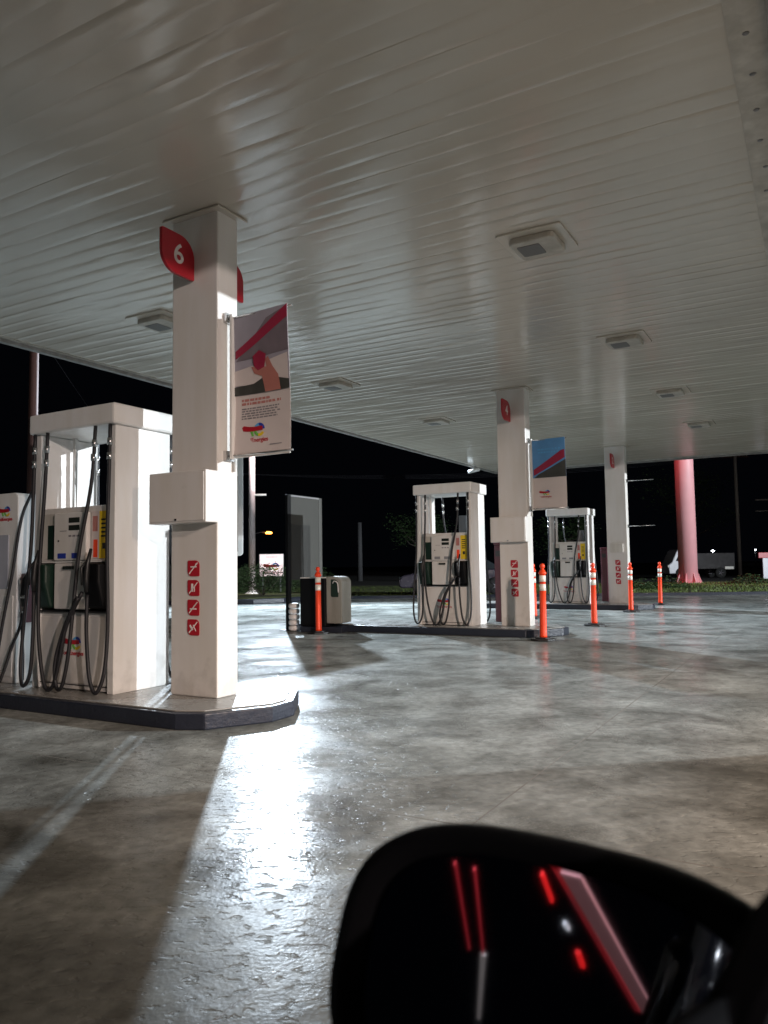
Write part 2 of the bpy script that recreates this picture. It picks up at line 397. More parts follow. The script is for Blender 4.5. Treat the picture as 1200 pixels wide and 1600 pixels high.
# recessed lights, all off
def make_fixture():
    t = empty('canopy_light', W(0, 0, HC), RZ)
    b = MB(); b.prism(rrect(-.30, .30, -.30, .30, .03), -.016, .0, axis='z'); b.build('mounting_plate', M['ceiling'], t, .004)
    b = MB(); b.prism(rrect(-.21, .21, -.21, .21, .05), -.075, -.0165, axis='z'); b.build('housing', M['fixture'], t, .012)
    b = MB(); b.prism(rrect(-.16, .05, -.12, .12, .02), -.079, -.0755, axis='z'); b.build('lens', mat('dim_diffuser', (.13, .125, .12), .5), t)
    return t
fx = make_fixture()
FX = [(2.05, 2.0, 'unlit canopy light nearest the camera, largest of the right-hand row'), (2.05, 5.6, 'unlit canopy light, second in the right-hand row'),
      (2.05, 9.2, 'unlit canopy light, third in the right-hand row'), (2.05, 12.8, 'unlit canopy light, farthest of the right-hand row'),
      (2.05, -1.98, 'unlit canopy light cut by the top edge of the view'), (-2.5, 1.83, 'unlit canopy light half hidden left of column 6'),
      (-2.5, 5.6, 'unlit canopy light right above the hanging banner'), (-2.5, 9.35, 'small unlit canopy light above the second pump')]
for i, (u, v, lab) in enumerate(FX):
    o = fx if i == 0 else copy_tree(fx)
    o.location = W(u, v, HC-.001); tag(o, lab, 'ceiling light', 'unlit lights recessed in the canopy')
# small camera at the far canopy edge
t = empty('security_camera', W(-4.62, 16.3, HC-.004), R(150), 'small white camera under the far left canopy edge', 'camera')
b = MB(); b.lathe([(.05, -.02), (.05, 0)], 16); b.tube([(0, 0, -.02), (0, 0, -.12)], .015); b.build('bracket', M['white'], t)
b = MB(); b.tube([(-.17, 0, -.14), (.17, 0, -.19)], .055, 14); b.build('camera_body', M['white'], t)
b = MB(); b.tube([(.171, 0, -.1902), (.178, 0, -.1912)], .035, 14); b.build('lens', M['lcd'], t)

# ================================================================ ISLANDS
def island(v0, u0, label):
    pts = [(u0, -.55), (.10, -.55), (.30, -.46), (.56, -.02), (.56, .25), (.30, .67), (.10, .76), (u0, .76)]
    t = empty('pump_island', W(0, v0, 0), RZ, label, 'kerb island', 'raised pump islands')
    b = MB(); b.prism(pts, 0, ISL-.012, axis='z'); b.build('kerb', M['kerb'], t, .012)
    cx, cy = -1.2, .1
    ip = [(x+(-.05 if x > -1 else .05), y+(.05 if y < cy else -.05)) for x, y in pts]
    b = MB(); b.prism(ip, ISL-.0115, ISL, axis='z'); b.build('island_top', M['islandtop'], t, .004)
    return t
island(0, -4.6, 'dark-kerbed concrete island under column 6 nearest the camera')
island(7.5, -4.3, 'dark-kerbed island under the second column and pump')
island(15, -4.0, 'dark-kerbed island under the farthest column and pump')

# ================================================================ COLUMNS
def leaf_plate(x0, x1, z0, z1, y0, y1, m):   # a tile with two opposite corners rounded
    b = MB(); w_ = x1-x0; b.prism(rrect(x0, x1, z0, z1, (w_*.34, .012, w_*.34, .012), 8), y0, y1, m); return b
def make_column(v0, num, label, banner, box=True, group='white square columns holding up the canopy'):
    # local x = u, y = v ; column u -.5..0, v 0...25 ; z from island top
    t = empty('canopy_column', W(0, v0, ISL), RZ, label, 'column', group)
    b = MB(); b.box(-.5, 0, 0, .25, 0, HC-ISL-.002); b.build('shaft', M['column'], t, .012)
    b = MB(); b.box(-.56, .06, -.06, .31, HC-ISL-.02, HC-ISL-.004); b.build('collar', M['ceiling'], t, .004)
    # numbered signs, front and back, standing out from the column
    for back in (0, 1):
        y0, y1 = (-.37, -.006) if not back else (.256, .62)
        s = empty('number_sign', (0, 0, 0)); s.parent = t
        # plane along local y: outline in YZ
        bb = MB(); w_ = .36; pts = rrect(y0, y1, 3.40, 3.74, (w_*.46, .015, w_*.46, .015), 8)
        bb.prism(pts, -.275, -.245, M['red'], axis='x'); s2 = bb.build('sign_plate', parent=t, bevel=.004)
        COL.objects.unlink(s); bpy.data.objects.remove(s)
        s2.name = 'number_sign'
        if num:
            text('numeral', num, .23, M['ivory'], s2, (-.2435, (y0+y1)/2, 3.565), rot=(R(90), 0, R(90)), depth=.002)
            text('numeral', num, .23, M['ivory'], s2, (-.2765, (y0+y1)/2, 3.565), rot=(R(90), 0, R(-90)), depth=.002)
    # pictogram tiles
    for k in range(4):
        z0 = 1.05-.158*k-.09; b = leaf_plate(-.31, -.185, z0, z0+.128, -.006, -.0005, M['red'])
        o = b.build('pictogram', parent=t)
        b = MB(); c = z0+.064; x = -.2475
        def bar(x0, z0_, x1, z1_, wd):
            d = Vector((x1-x0, 0, z1_-z0_)).normalized(); nn = Vector((-d.z, 0, d.x))*wd
            b.prism([(x0+nn.x, z0_+nn.z), (x1+nn.x, z1_+nn.z), (x1-nn.x, z1_-nn.z), (x0-nn.x, z0_-nn.z)], -.0085, -.0062, M['ivory'])
        bar(x-.045, c-.045, x+.045, c+.045, .004)
        if k == 0: bar(x-.03, c+.012, x+.035, c+.012, .005); bar(x+.02, c+.02, x+.03, c+.04, .003)
        if k == 1: bar(x-.012, c-.03, x-.012, c+.035, .010); bar(x+.012, c-.03, x+.012, c+.01, .004)
        if k == 2: bar(x-.035, c-.01, x+.035, c-.01, .005); bar(x+.005, c+.01, x+.03, c+.03, .003)
        if k == 3: bar(x-.035, c+.018, x-.005, c-.02, .008); bar(x+.0, c+.02, x+.03, c-.03, .003)
        b.build('symbol', parent=o)
    if box:
        b = MB(); b.box(-.60, .015, -.15, -.001, 1.385, 1.80); b.build('cabinet', M['column'], t, .008)
        b = MB(); b.box(-.585, .0, -.158, -.1505, 1.40, 1.785); b.build('cabinet_door', M['column'], t, .004)
        b = MB(); b.box(-.30, -.28, -.166, -.1585, 1.405, 1.42); b.build('latch', M['metal'], t)
        # cable conduit up the side face
        b = MB(); b.tube([(.014, .19, 1.81), (.014, .19, 3.02)], .012, 8); b.build('conduit', M['column'], t)
    else:
        b = MB(); b.box(-.42, -.10, -.05, -.001, 1.28, 1.5); b.build('plug_box', M['beige'], t, .005)
    # banner bars
    zt, zb = 3.07, 1.93
    for z in (zt, zb):
        b = MB(); b.tube([(.001, .12, z), (.66, .12, z)], .009, 8); b.box(.001, .03, .07, .17, z-.04, z+.04); b.build('banner_bar', M['metal'], t)
    if banner:
        b = MB(); b.box(.045, .07, .095, .145, zb-.03, zt+.03, M['white']); b.build('banner_rail', parent=t, bevel=.004)
    return t
def make_banner(v0, label, kind):
    t = empty('advertising_banner', W(.065, v0+.12, 2.05), RZ, label, 'banner', 'banners hung from the columns')
    n = 18; wd, hh = .57, 1.16
    def yoff(x, z): return .018*math.sin(x*5+z*1.3)+.012*math.sin(z*4.1)
    def sheet_(x0, x1, z0, z1, d, m, name, poly=None, parent=t):
        b = MB(); mi = b.mi(m)
        if poly is None: poly = [(x0, z0), (x1, z0), (x1, z1), (x0, z1)]
        # grid-cut polygon so that it follows the banner's curve
        bm = b.bm; vs = [bm.verts.new((x, 0, z)) for x, z in poly]; bm.faces.new(vs)
        for k in range(1, n):
            for co, no in (((wd*k/n, 0, 0), (1, 0, 0)), ((0, 0, hh*k/n), (0, 0, 1))):
                bmesh.ops.bisect_plane(bm, geom=bm.verts[:]+bm.edges[:]+bm.faces[:], plane_co=co, plane_no=no)
        ext = bmesh.ops.extrude_face_region(bm, geom=bm.faces[:])
        for v in [e for e in ext['geom'] if isinstance(e, bmesh.types.BMVert)]: v.co.y -= .0012
        for v in bm.verts: v.co.y += yoff(v.co.x, v.co.z)+d
        for f in bm.faces: f.smooth = False
        return b.build(name, parent=parent)
    sheet_(0, wd, 0, hh, 0, M['banner'], 'vinyl_sheet')
    if kind == 'photo':
        pic = sheet_(.0, wd, .50, hh, -.003, M['photo_sky'], 'printed_picture')
        sheet_(0, 0, 0, 0, -.006, M['photo_grey'], 'printed_shape', [(.02, .78), (.35, 1.09), (.57, 1.15), (.57, .80)], pic)
        sheet_(0, 0, 0, 0, -.009, M['photo_red'], 'printed_shape', [(.02, .80), (.57, 1.06), (.57, 1.16), (.02, .865)], pic)
        sheet_(0, 0, 0, 0, -.009, M['banner'], 'printed_shape', [(.0, .58), (.0, .70), (.56, .78), (.56, .56)], pic)
        sheet_(0, 0, 0, 0, -.011, M['photo_dark'], 'printed_shape', [(.0, .50), (.0, .57), (.2, .58), (.3, .62), (.45, .60), (.57, .57), (.57, .50)], pic)
        sheet_(0, 0, 0, 0, -.013, M['photo_skin'], 'printed_shape', [(.18, .72), (.21, .66), (.29, .63), (.32, .50), (.48, .50), (.46, .62), (.40, .70), (.36, .78), (.33, .76), (.34, .70), (.25, .70)], pic)
        sheet_(0, 0, 0, 0, -.015, M['photo_red'], 'printed_shape', [(.20, .80), (.21, .72), (.25, .68), (.32, .70), (.34, .80), (.27, .84)], pic)
        b = MB(); rr = random.Random(1)
        for row, (z, m_, h_) in enumerate(((.455, 'printpink', .010), (.425, 'printpink', .010), (.385, 'printgrey', .0055), (.365, 'printgrey', .0055), (.345, 'printgrey', .0055), (.325, 'printgrey', .0055), (.305, 'printgrey', .0055))):
            x = .07; xe = (.36, .47, .45, .44, .46, .42, .43)[row]
            while x < xe:
                wl = rr.uniform(.015, .05); 
                b.box(x, min(x+wl, xe), yoff(x, z)-.0035, yoff(x, z)-.0018, z-h_, z+h_, M[m_]); x += wl+.009
        b.box(.36, .52, yoff(.44, .07)-.0035, yoff(.44, .07)-.0015, .072, .079, M['printgrey'])
        b.build('printed_text', parent=t)
        logo(t, .25, (.20, yoff(.2, .2)-.004, .205))
    else:
        pic = sheet_(.0, wd, .52, hh, -.003, M['sky_print'], 'printed_picture')
        sheet_(0, 0, 0, 0, -.006, M['photo_dark'], 'printed_shape', [(.02, .52), (.1, .58), (.57, .80), (.57, .52)], pic)
        sheet_(0, 0, 0, 0, -.009, M['photo_red'], 'printed_shape', [(.02, .56), (.56, .83), (.56, .96), (.50, .95), (.02, .66)], pic)
        b = MB(); rr = random.Random(2)
        for z in (.99, .94):
            x = .10
            while x < .48: wl = rr.uniform(.02, .05); b.box(x, x+wl, yoff(x, z)-.0065, yoff(x, z)-.0045, z-.012, z+.012, M['lightblue']); x += wl+.012
        b.build('printed_text', parent=t)
        logo(t, .20, (.20, yoff(.2, .25)-.004, .27))
    b = MB(); b.box(.0, wd, -.006, .006, -.014, -.002); b.build('hem_bar', M['white'], t, .003)
    return t
make_column(0, '6', 'white column with red number 6 sign and metal cabinet, nearest the camera', True)
make_column(7.5, '4', 'white column with red number 4 sign behind an orange post', True)
make_column(15, '2', 'farthest white column, with two bare banner rods and a small beige box', False, box=False)
make_banner(0, 'large white banner with a printed picture, text and emblem beside column 6', 'photo')
make_banner(7.5, 'blue-topped banner with emblem hung beside the second column', 'blue')

# tall notice board on a post, mostly hidden behind column 6
t = empty('notice_board', (-3.78, 20.0, 0), R(8), 'tall white-framed board with dark glass, seen just right of column 6', 'notice board')
b = MB(); b.prism(rrect(-1.1, .10, 1.47, 4.25, .10), -.05, .05); b.build('frame', M['white'], t, .015)
b = MB(); b.box(-1.0, -.03, -.056, -.0505, 1.58, 3.55); b.build('pane', M['glass'], t)
b = MB(); b.box(-1.0, -.03, -.056, -.0505, 3.62, 4.12); b.build('header_panel', M['beige'], t)
b = MB(); b.box(-.6, -.45, -.04, .04, 0, 1.469); b.build('post', M['greymetal'], t)

# ================================================================ PUMPS
def make_pump():
    t = empty('fuel_pump', (0, 0, 0), RZ)
    Wd, D = 1.03, .62
    # side panels (posts)
    for x0, x1 in ((0, .075), (Wd-.075, Wd)):
        b = MB(); b.box(x0, x1, .0, D, .0, 2.24); b.build('side_panel', M['white'], t, .006)
    b = MB(); b.box(-.035, Wd+.035, -.05, D+.05, 2.242, 2.42); b.build('top_cover', M['white'], t, .02)
    b = MB(); b.box(.077, Wd-.077, .03, D-.03, .01, .66); b.build('lower_cabinet', M['column'], t, .004)
    b = MB(); b.box(.079, Wd-.079, .0235, .0295, .06, .62); b.build('lower_door', M['column'], t, .003)
    b = MB(); b.box(.079, Wd-.079, .022, .0295, .045, .052); b.build('door_gap', M['black'], t)
    b = MB(); b.box(.077, Wd-.077, .22, D-.22, .665, 1.10); b.build('nozzle_bay', M['greymetal'], t, .004)
    b = MB(); b.box(.077, Wd-.077, .02, D-.02, 1.105, 1.57); b.build('head_cabinet', M['column'], t, .006)
    b = MB(); b.box(.077, Wd-.077, -.012, D+.012, 1.088, 1.103); b.build('shelf_trim', M['white'], t, .003)
    b = MB(); b.box(.077, Wd-.077, -.008, D+.008, .662, .676); b.build('bay_sill', M['black'], t, .002)
    for face in (0, 1):
        f = (lambda y: y) if not face else (lambda y: D-y)
        X = (lambda x: x) if not face else (lambda x: Wd-x)
        def bx(bb, x0, x1, y0, y1, z0, z1, m=None):
            xa, xb = sorted((X(x0), X(x1))); ya, yb = sorted((f(y0), f(y1))); return bb.box(xa, xb, ya, yb, z0, z1, m)
        b = MB(); bx(b, .30, .72, -.02, .2, .69, 1.085); b.build('keypad_column', M['column'], t, .01)
        b = MB(); bx(b, .30, .72, -.03, .018, 1.107, 1.52); o = b.build('display_panel', M['column'], t, .012)
        b = MB(); bx(b, .50, .635, -.034, -.0305, 1.43, 1.475); b.build('display', M['lcd'], o); b = MB(); bx(b, .50, .635, -.034, -.0305, 1.365, 1.41); b.build('display', M['lcd'], o)
        b = MB(); bx(b, .36, .375, -.034, -.0305, 1.27, 1.285, M['black']); bx(b, .385, .47, -.0335, -.0305, 1.36, 1.365, M['printgrey'])
        for k in range(3): bx(b, .50+.05*k, .535+.05*k, -.0335, -.0305, 1.31, 1.325, M['printgrey'])
        b.build('button', parent=o)
        for xa_ in (.36, .54):
            b = MB(); bx(b, xa_, xa_+.105, -.033, -.0305, 1.125, 1.17, M['greymetal']); b.build('grade_sticker', parent=o)
        b = MB(); bx(b, .44, .56, -.045, -.021, 1.03, 1.06); b.build('receipt_slot', M['lcd'], t, .004)
        # yellow sticker panel and green panel
        b = MB(); bx(b, .735, .83, .012, .0195, 1.12, 1.52, M['banner']); bx(b, .83, .945, .012, .0195, 1.12, 1.52, M['yellow'])
        rr = random.Random(4)
        for k in range(5): bx(b, .855, .92, .0105, .0119, 1.44-.035*k, 1.455-.035*k, M['black'])
        bx(b, .87, .91, .0105, .0119, 1.20, 1.25, M['black']); bx(b, .76, .81, .0105, .0119, 1.13, 1.28, M['orange']); bx(b, .75, .81, .0105, .0119, 1.35, 1.48, M['printpink'])
        b.build('sticker_panel', parent=t)
        b = MB(); bx(b, .085, .285, .012, .0195, 1.12, 1.52, M['beige']); bx(b, .17, .28, .010, .0119, 1.12, 1.42, M['darkgreen'])
        b.build('side_sticker', parent=t)
        # nozzles in their boots
        for xn, gm in ((.17, M['darkgreen']), (.84, M['satin'])):
            b = MB(); x_ = X(xn)
            pts = [(.00, 1.08), (.00, .92), (.06, .70), (.17, .68), (.215, 1.08)]
            pts = [(f(y-.10) if False else (y-.09 if not face else D-(y-.09)), z) for y, z in pts]
            b.prism(pts, x_-.10, x_+.10, axis='x'); o = b.build('nozzle_boot', gm, t, .02)
            b = MB(); sgn = -1 if not face else 1; y0 = f(-.09)
            b.tube([(x_+.02, y0+sgn*.005, 1.20), (x_+.01, y0+sgn*.03, 1.08), (x_, y0+sgn*.035, .95), (x_, y0+sgn*.03, .84)], [.012, .02, .024, .018], 8)
            b.tube([(x_, y0+sgn*.03, 1.1), (x_, y0+sgn*.085, 1.04), (x_, y0+sgn*.075, .90)], .010, 6)
            b.build('nozzle', M['black'], t)
        # hoses
        def hose(pts, r=.016):
            pp = [(X(x), f(y), z) for x, y, z in pts]
            b = MB(); b.tube(spline(pp, 7), r, 7); ob = b.build('hose', M['hose'], t)
            b = MB(); p0, p1 = Vector(pp[0]), Vector(pp[1])
            for a_ in (.30, .55):
                c = p0.lerp(p1, a_); b.tube([c+Vector((0, 0, .03)), c-Vector((0, 0, .03))], .021, 8)
            b.build('coupling', M['metal'], ob)
        hose([(.03, -.03, 2.24), (.03, -.04, 1.75), (.02, -.05, 1.2), (-.03, -.07, .55), (-.02, -.10, .18), (.06, -.13, .03), (.15, -.13, .15), (.18, -.13, .5), (.17, -.12, .84)])
        hose([(.20, -.03, 2.24), (.20, -.05, 1.75), (.19, -.08, 1.1), (.24, -.12, .5), (.36, -.15, .08), (.46, -.15, .04), (.54, -.15, .22), (.62, -.14, .55), (.80, -.13, .84)])
        hose([(.82, -.03, 2.24), (.80, -.05, 1.75), (.70, -.08, 1.2), (.68, -.12, .7), (.66, -.15, .3), (.60, -.16, .06), (.52, -.15, .06), (.50, -.15, .25), (.60, -.14, .55), (.78, -.15, .80)])
        hose([(1.0, -.03, 2.24), (1.0, -.04, 1.75), (1.0, -.05, 1.2), (1.04, -.07, .6), (1.04, -.10, .2), (.98, -.13, .03), (.90, -.13, .15), (.86, -.13, .5), (.85, -.12, .82)])
    logo(t, .26, (.50, .022, .40))
    # coupling unit seen through the opening
    b = MB(); b.box(.70, .84, .25, .38, 1.575, 1.87); b.build('vapour_box', M['greymetal'], t, .008)
    b = MB(); b.box(.12, .15, .30, .33, 1.575, 2.24); b.build('inner_rod', M['white'], t); b = MB(); b.box(.88, .91, .30, .33, 1.575, 2.24); b.build('inner_rod', M['white'], t)
    return t
pump = make_pump()
PL = [(0, 'white fuel pump with black hoses left of column 6, nearest the camera'), (7.5, 'white fuel pump with black hoses left of the number 4 column'),
      (15, 'farthest white fuel pump, behind the orange posts')]
for i, (v, lab) in enumerate(PL):
    o = pump if i == 0 else copy_tree(pump)
    o.location = W(-1.95, v-.22, ISL); tag(o, lab, 'fuel pump', 'fuel pumps on the islands')
blue_sticker = mat('blue_sticker_print', (.02, .04, .30), .4)
for k in [q for q in list(COL.objects) if q.name.startswith('grade_sticker') and q.parent and q.parent.parent == pump]:
    k.data = k.data.copy(); k.data.materials[0] = blue_sticker
# dark red unit between pump and column
def red_box():
    t = empty('waste_bin', (0, 0, 0), RZ)
    b = MB(); b.box(0, .17, 0, .26, .02, 1.36); b.build('bin_body', M['darkred'], t, .02)
    b = MB(); b.box(-.01, .18, -.01, .27, 1.362, 1.42); b.build('bin_lid', M['darkred'], t, .015)
    b = MB(); b.box(.03, .14, -.006, -.0005, 1.16, 1.26); b.build('bin_opening', M['black'], t)
    return t
rb = red_box()
for i, (v, lab) in enumerate(((0, 'dark red upright bin between the nearest pump and column 6'), (7.5, 'dark red upright bin between the second pump and its column'), (15, 'dark red upright bin between the farthest pump and its column'))):
    o = rb if i == 0 else copy_tree(rb); o.location = W(-.80, v+.50, ISL); tag(o, lab, 'bin', 'dark red bins behind the pumps')

# slim dispenser at the left edge
t = empty('slim_dispenser', W(-2.98, -.17, ISL), RZ, 'slim white dispenser with rounded top cut by the left edge', 'fuel pump')
b = MB(); b.prism(rrect(0, .72, 0, 1.75, (.01, .01, .06, .06)), 0, .34); b.build('cabinet', M['white'], t, .012)
b = MB(); b.box(.04, .68, -.012, -.0005, .06, .80); b.build('lower_door', M['white'], t, .004)
b = MB(); b.box(.05, .60, -.010, -.0005, .86, 1.36); b.build('blue_grey_panel', mat('blue_grey_panel_paint', (.36, .38, .44), .4), t, .004)
logo(t, .22, (.52, -.002, 1.58))
b = MB(); b.box(.721, .78, .04, .16, .55, 1.0); b.build('nozzle_boot', M['darkred'], t, .01)
b = MB(); b.tube([(.82, .06, 1.02), (.83, .02, .95), (.83, .0, .8), (.83, .0, .70)], [.02, .035, .034, .022], 8); b.build('nozzle', M['black'], t)
b = MB(); b.tube([(.83, 0, .70), (.83, 0, .62)], .022, 8); b.tube([(.83, 0, .80), (.83, 0, .775)], .037, 8); b.build('coupling', M['metal'], t)
b = MB(); b.tube(spline([(.83, 0, .70), (.82, -.03, .52), (.76, -.06, .35), (.70, -.10, .12), (.66, -.12, .02), (.60, -.12, .06), (.66, -.1, .5), (.74, -.06, 1.0), (.80, -.02, 1.5), (.78, .10, 1.76)], 8), .0135, 8); b.build('hose', M['hose'], t)
b = MB(); b.tube(spline([(.83, 0, .62), (.84, -.02, .45), (.90, -.05, .25), (.91, -.06, .05)], 8), .0135, 8); b.build('hose', M['hose'], t)

# ================================================================ ORANGE POSTS
def make_post():
    t = empty('orange_post', (0, 0, 0))
    b = MB(); b.prism([(.20*math.cos(2*math.pi*k/8+.39), .20*math.sin(2*math.pi*k/8+.39)) for k in range(8)], 0, .03, axis='z'); b.prism([(.13*math.cos(2*math.pi*k/8+.39), .13*math.sin(2*math.pi*k/8+.39)) for k in range(8)], .0305, .05, axis='z'); b.build('rubber_base', M['black'], t, .006)
    b = MB(); b.lathe([(.058, .0505), (.054, .08), (.050, .5), (.047, .99), (.060, .995), (.060, 1.02), (.047, 1.03), (.040, 1.06), (.022, 1.065), (.022, 1.08), (.036, 1.09), (.040, 1.115), (.030, 1.145), (.008, 1.155)], 20); b.build('tube', M['orange'], t)
    for z0, z1 in ((.88, .975), (.745, .845)):
        b = MB(); b.lathe([(.0505, z0), (.0498, z1)], 20); b.build('reflective_band', M['reflect'], t)
    return t
post = make_post()
PP = [((2.37, 11.66), 'tallest-looking orange post, in front of the number 4 column'), ((3.84, 14.24), 'orange post in front of the farthest pump'),
      ((5.72, 18.0), 'orange post in front of the farthest column'), ((7.44, 20.9), 'orange post standing farthest right, before the grass'),
      ((-1.16, 13.42), 'orange post in front of the air and water station, far from the others'), ((3.17, 16.45), 'orange post mostly hidden behind the number 4 column')]
for i, (p, lab) in enumerate(PP):
    o = post if i == 0 else copy_tree(post); o.location = (p[0], p[1], .0); o.rotation_euler = (R(random.uniform(-.8, .8)), R(random.uniform(-.8, .8)), random.uniform(0, 3)); tag(o, lab, 'delineator post', 'orange posts with white bands')

# ================================================================ AIR AND WATER STATION
t = empty('price_board', W(-4.38, 6.78, 0), RZ, 'tall thin dark-framed board standing edge-on at the second island', 'sign board')
b = MB(); b.box(-.03, .03, 0, .10, 0, 2.5); b.build('post', M['satin'], t, .005)
b = MB(); b.box(-.03, .03, 1.02, 1.12, .92, 2.5); b.build('frame_bar', mat('dark_frame_metal', (.06, .06, .055), .5), t, .005)
b = MB(); b.box(-.02, .02, .1005, 1.0195, .92, 2.47); b.build('panel', mat('dull_grey_board', (.035, .035, .03), .6), t)
b = MB(); b.box(.0205, .026, .12, .72, .93, 1.95); b.build('inset', mat('dark_board', (.016, .016, .014), .5), t)
b = MB(); b.box(-.03, .03, .101, 1.019, 2.471, 2.5); b.build('top_rail', M['greymetal'], t)
b = MB(); b.box(-.12, .12, -.08, .2, 0.001, .012); b.build('base_plate', M['satin'], t, .002)
t = empty('air_water_unit', (-1.52, 13.75, 0), R(-20), 'low grey air and water unit with dark side behind an orange post', 'air pump')
b = MB(); b.box(0, .50, 0, .5, 0.10, .95); b.build('side_cabinet', M['satin'], t, .02)
b = MB(); b.box(.0, .50, .01, .49, .9505, .97); b.build('top_cover', M['white'], t, .005)
b = MB(); b.prism(rrect(.505, .80, .16, .98, (.02, .02, .12, .02)), .02, .46); b.build('front_cabinet', M['unitgrey'], t, .012)
b = MB(); b.prism(rrect(.60, .74, .62, .93, (.03, .01, .08, .01)), .008, .0195); b.build('window', M['darkgreen'], t, .003)
b = MB(); b.box(.0, .80, .01, .49, 0.001, .10); b.build('plinth', M['kerb'], t, .004)
b = MB(); b.tube(spline([(.64, .0, .86), (.68, -.03, .90), (.74, -.02, .86), (.75, -.01, .7)], 6), .009, 6); b.build('air_hose', M['white'], t)
t = empty('kerb_stand', (-1.66, 14.05, 0), 0, 'stack of short white rings beside the air and water unit', 'stand')
for k in range(5):
    b = MB(); b.lathe([(.085, .01+.10*k), (.10, .03+.10*k), (.10, .08+.10*k), (.075, .10+.10*k)], 14); b.build('ring', M['ivory'], t)

# ================================================================ POLE WITH FLOODLIGHT, MAST, FAR MAST, SHOP
LENS = M['lens']
def flood(parent, pos, aim, power, col, radius, spot=170, name='lamp_head', size=.42):
    """floodlight housing with its lamp; aim is a world point; parent at world rotation 0"""
    d = (Vector(aim)-Vector(pos)).normalized(); q = d.to_track_quat('-Z', 'Y')
    loc = Vector(pos)-parent.location
    b = MB(); b.box(-size/2, size/2, -size*.38, size*.38, .03, .16); b.box(-.03, .03, -.03, .03, .16, .30)
    o = b.build(name, M['greymetal'], parent, .01); o.rotation_mode = 'QUATERNION'; o.rotation_quaternion = q; o.location = loc
    b = MB(); b.box(-size/2+.02, size/2-.02, -size*.38+.02, size*.38-.02, .012, .0295)
    b.build('lamp_lens', LENS, o)
    L = bpy.data.lights.new('flood_lamp', 'SPOT'); L.energy = power; L.color = col; L.spot_size = R(spot); L.spot_blend = .5 if spot > 80 else 1.0; L.shadow_soft_size = radius
    lo = bpy.data.objects.new('flood_lamp', L); COL.objects.link(lo); lo.parent = o; lo.location = (0, 0, -radius-.01)
    return o
t = empty('flood_light_pole', (-5.05, 29.3, 0), 0, 'tall thin pale pole lit bright white, rising behind the hedge left', 'pole')
b = MB(); b.lathe([(.13, 0), (.125, 4), (.11, 11)], 20); b.build('pole_shaft', mat('pale_pole_paint', (.72, .60, .60), .4), t)
b = MB(); b.lathe([(.48, .02), (.22, .22), (.14, .3)], 20); b.build('pole_foot', M['white'], t)
b = MB(); b.tube([(.0, -.1, 8.1), (.85, -1.72, 8.14)], .04, 8); b.build('arm', M['greymetal'], t)
b = MB(); b.box(.10, .55, -.05, .05, 3.90, 3.97); b.build('bracket', M['white'], t, .01)
flood(t, P_POLE_XYZ, (0, 6, 0), P_POLE, (.74, .87, 1.0), .16, spot=108)
flood(t, (-4.45, 28.7, 7.3), (-5.0, 29.25, 2.0), 2200, (1, .93, .92), .05, spot=60, size=.2)
t = empty('far_flood_mast', (39.4, 4.4, 0), 0, 'flood light mast standing off the right side of the forecourt', 'lamp post')
b = MB(); b.lathe([(.16, 0), (.09, 9.4)], 16); b.build('mast_shaft', M['greymetal'], t)
flood(t, P_MAST_XYZ, (0, 10, 1.5), P_MAST, (.88, .95, 1.0), .12, spot=150)

t = empty('sign_mast', (15.9, 40.4, 0), 0, 'thick sign mast coloured by red light, rising from the grass at right', 'mast')
b = MB(); b.lathe([(.475, .0), (.475, 14)], 40); b.build('mast_shaft', M['redlitmast'], t)
b = MB()
for k in range(8):
    a = k*math.pi/4+.2; tf = Matrix.Rotation(a, 4, 'Z')
    b.prism([(.476, .06), (.66, .06), (.66, .12), (.49, .55), (.476, .55)], -.015, .015)
    for v in b.bm.verts[-10:]: v.co = tf @ v.co
b.build('gusset', M['redlitmast'], t)
b = MB(); b.lathe([(.72, .0), (.72, .058)], 32); b.build('base_flange', M['redlitmast'], t)
b = MB(); b.box(-3.2, 3.2, -.35, .35, 9.5, 12.5); b.build('sign_box', M['white'], t, .03)
b = MB(); b.box(-3.1, 3.1, -.37, -.3505, 9.6, 10.4); b.build('lit_red_panel', M['redlit'], t)
L = bpy.data.lights.new('sign_glow', 'AREA'); L.shape = 'RECTANGLE'; L.size = 5; L.size_y = .6; L.energy = 100; L.color = (1, .12, .14)
lo = bpy.data.objects.new('sign_glow', L); COL.objects.link(lo); lo.parent = t; lo.location = (-2.6, -1.2, 9.2); lo.rotation_euler = (R(-4), R(-20), 0); L.spread = R(70)

# unseen shop added behind the camera; its glowing windows give warm fill
sx, sy = 11.0, -17.5
t = empty('fill_shop', (sx, sy, 0), R(20), 'unseen station shop with lit windows and red fascia, added behind the camera for warm fill', 'building')
b = MB(); b.box(-8, 8, -5, 0, 0, 4.6); b.build('wall', M['beige'], t)
b = MB(); b.box(-8.1, 8.1, .001, .25, 3.5, 4.7); b.build('fascia', M['red'], t)
for k in range(5):
    b = MB(); b.box(-7.4+3*k, -4.9+3*k, .002, .05, .5, 2.9); o = b.build('window', M['greymetal'], t)
    b = MB(); b.box(-7.3+3*k, -5.0+3*k, .0505, .055, .6, 2.8); b.build('pane', M['shopfill'], o)
t2 = empty('yard_lamp_post', (P_SHOP_XYZ[0]+.3, P_SHOP_XYZ[1]-.6, 0), 0, 'lamp post with warm flood light behind the camera', 'lamp post')
b = MB(); b.lathe([(.09, 0), (.06, 5.7)], 12); b.build('post_shaft', M['greymetal'], t2)
flood(t2, P_SHOP_XYZ, (-1, 8, 1), P_SHOP, (1.0, .84, .77), .14, spot=150)

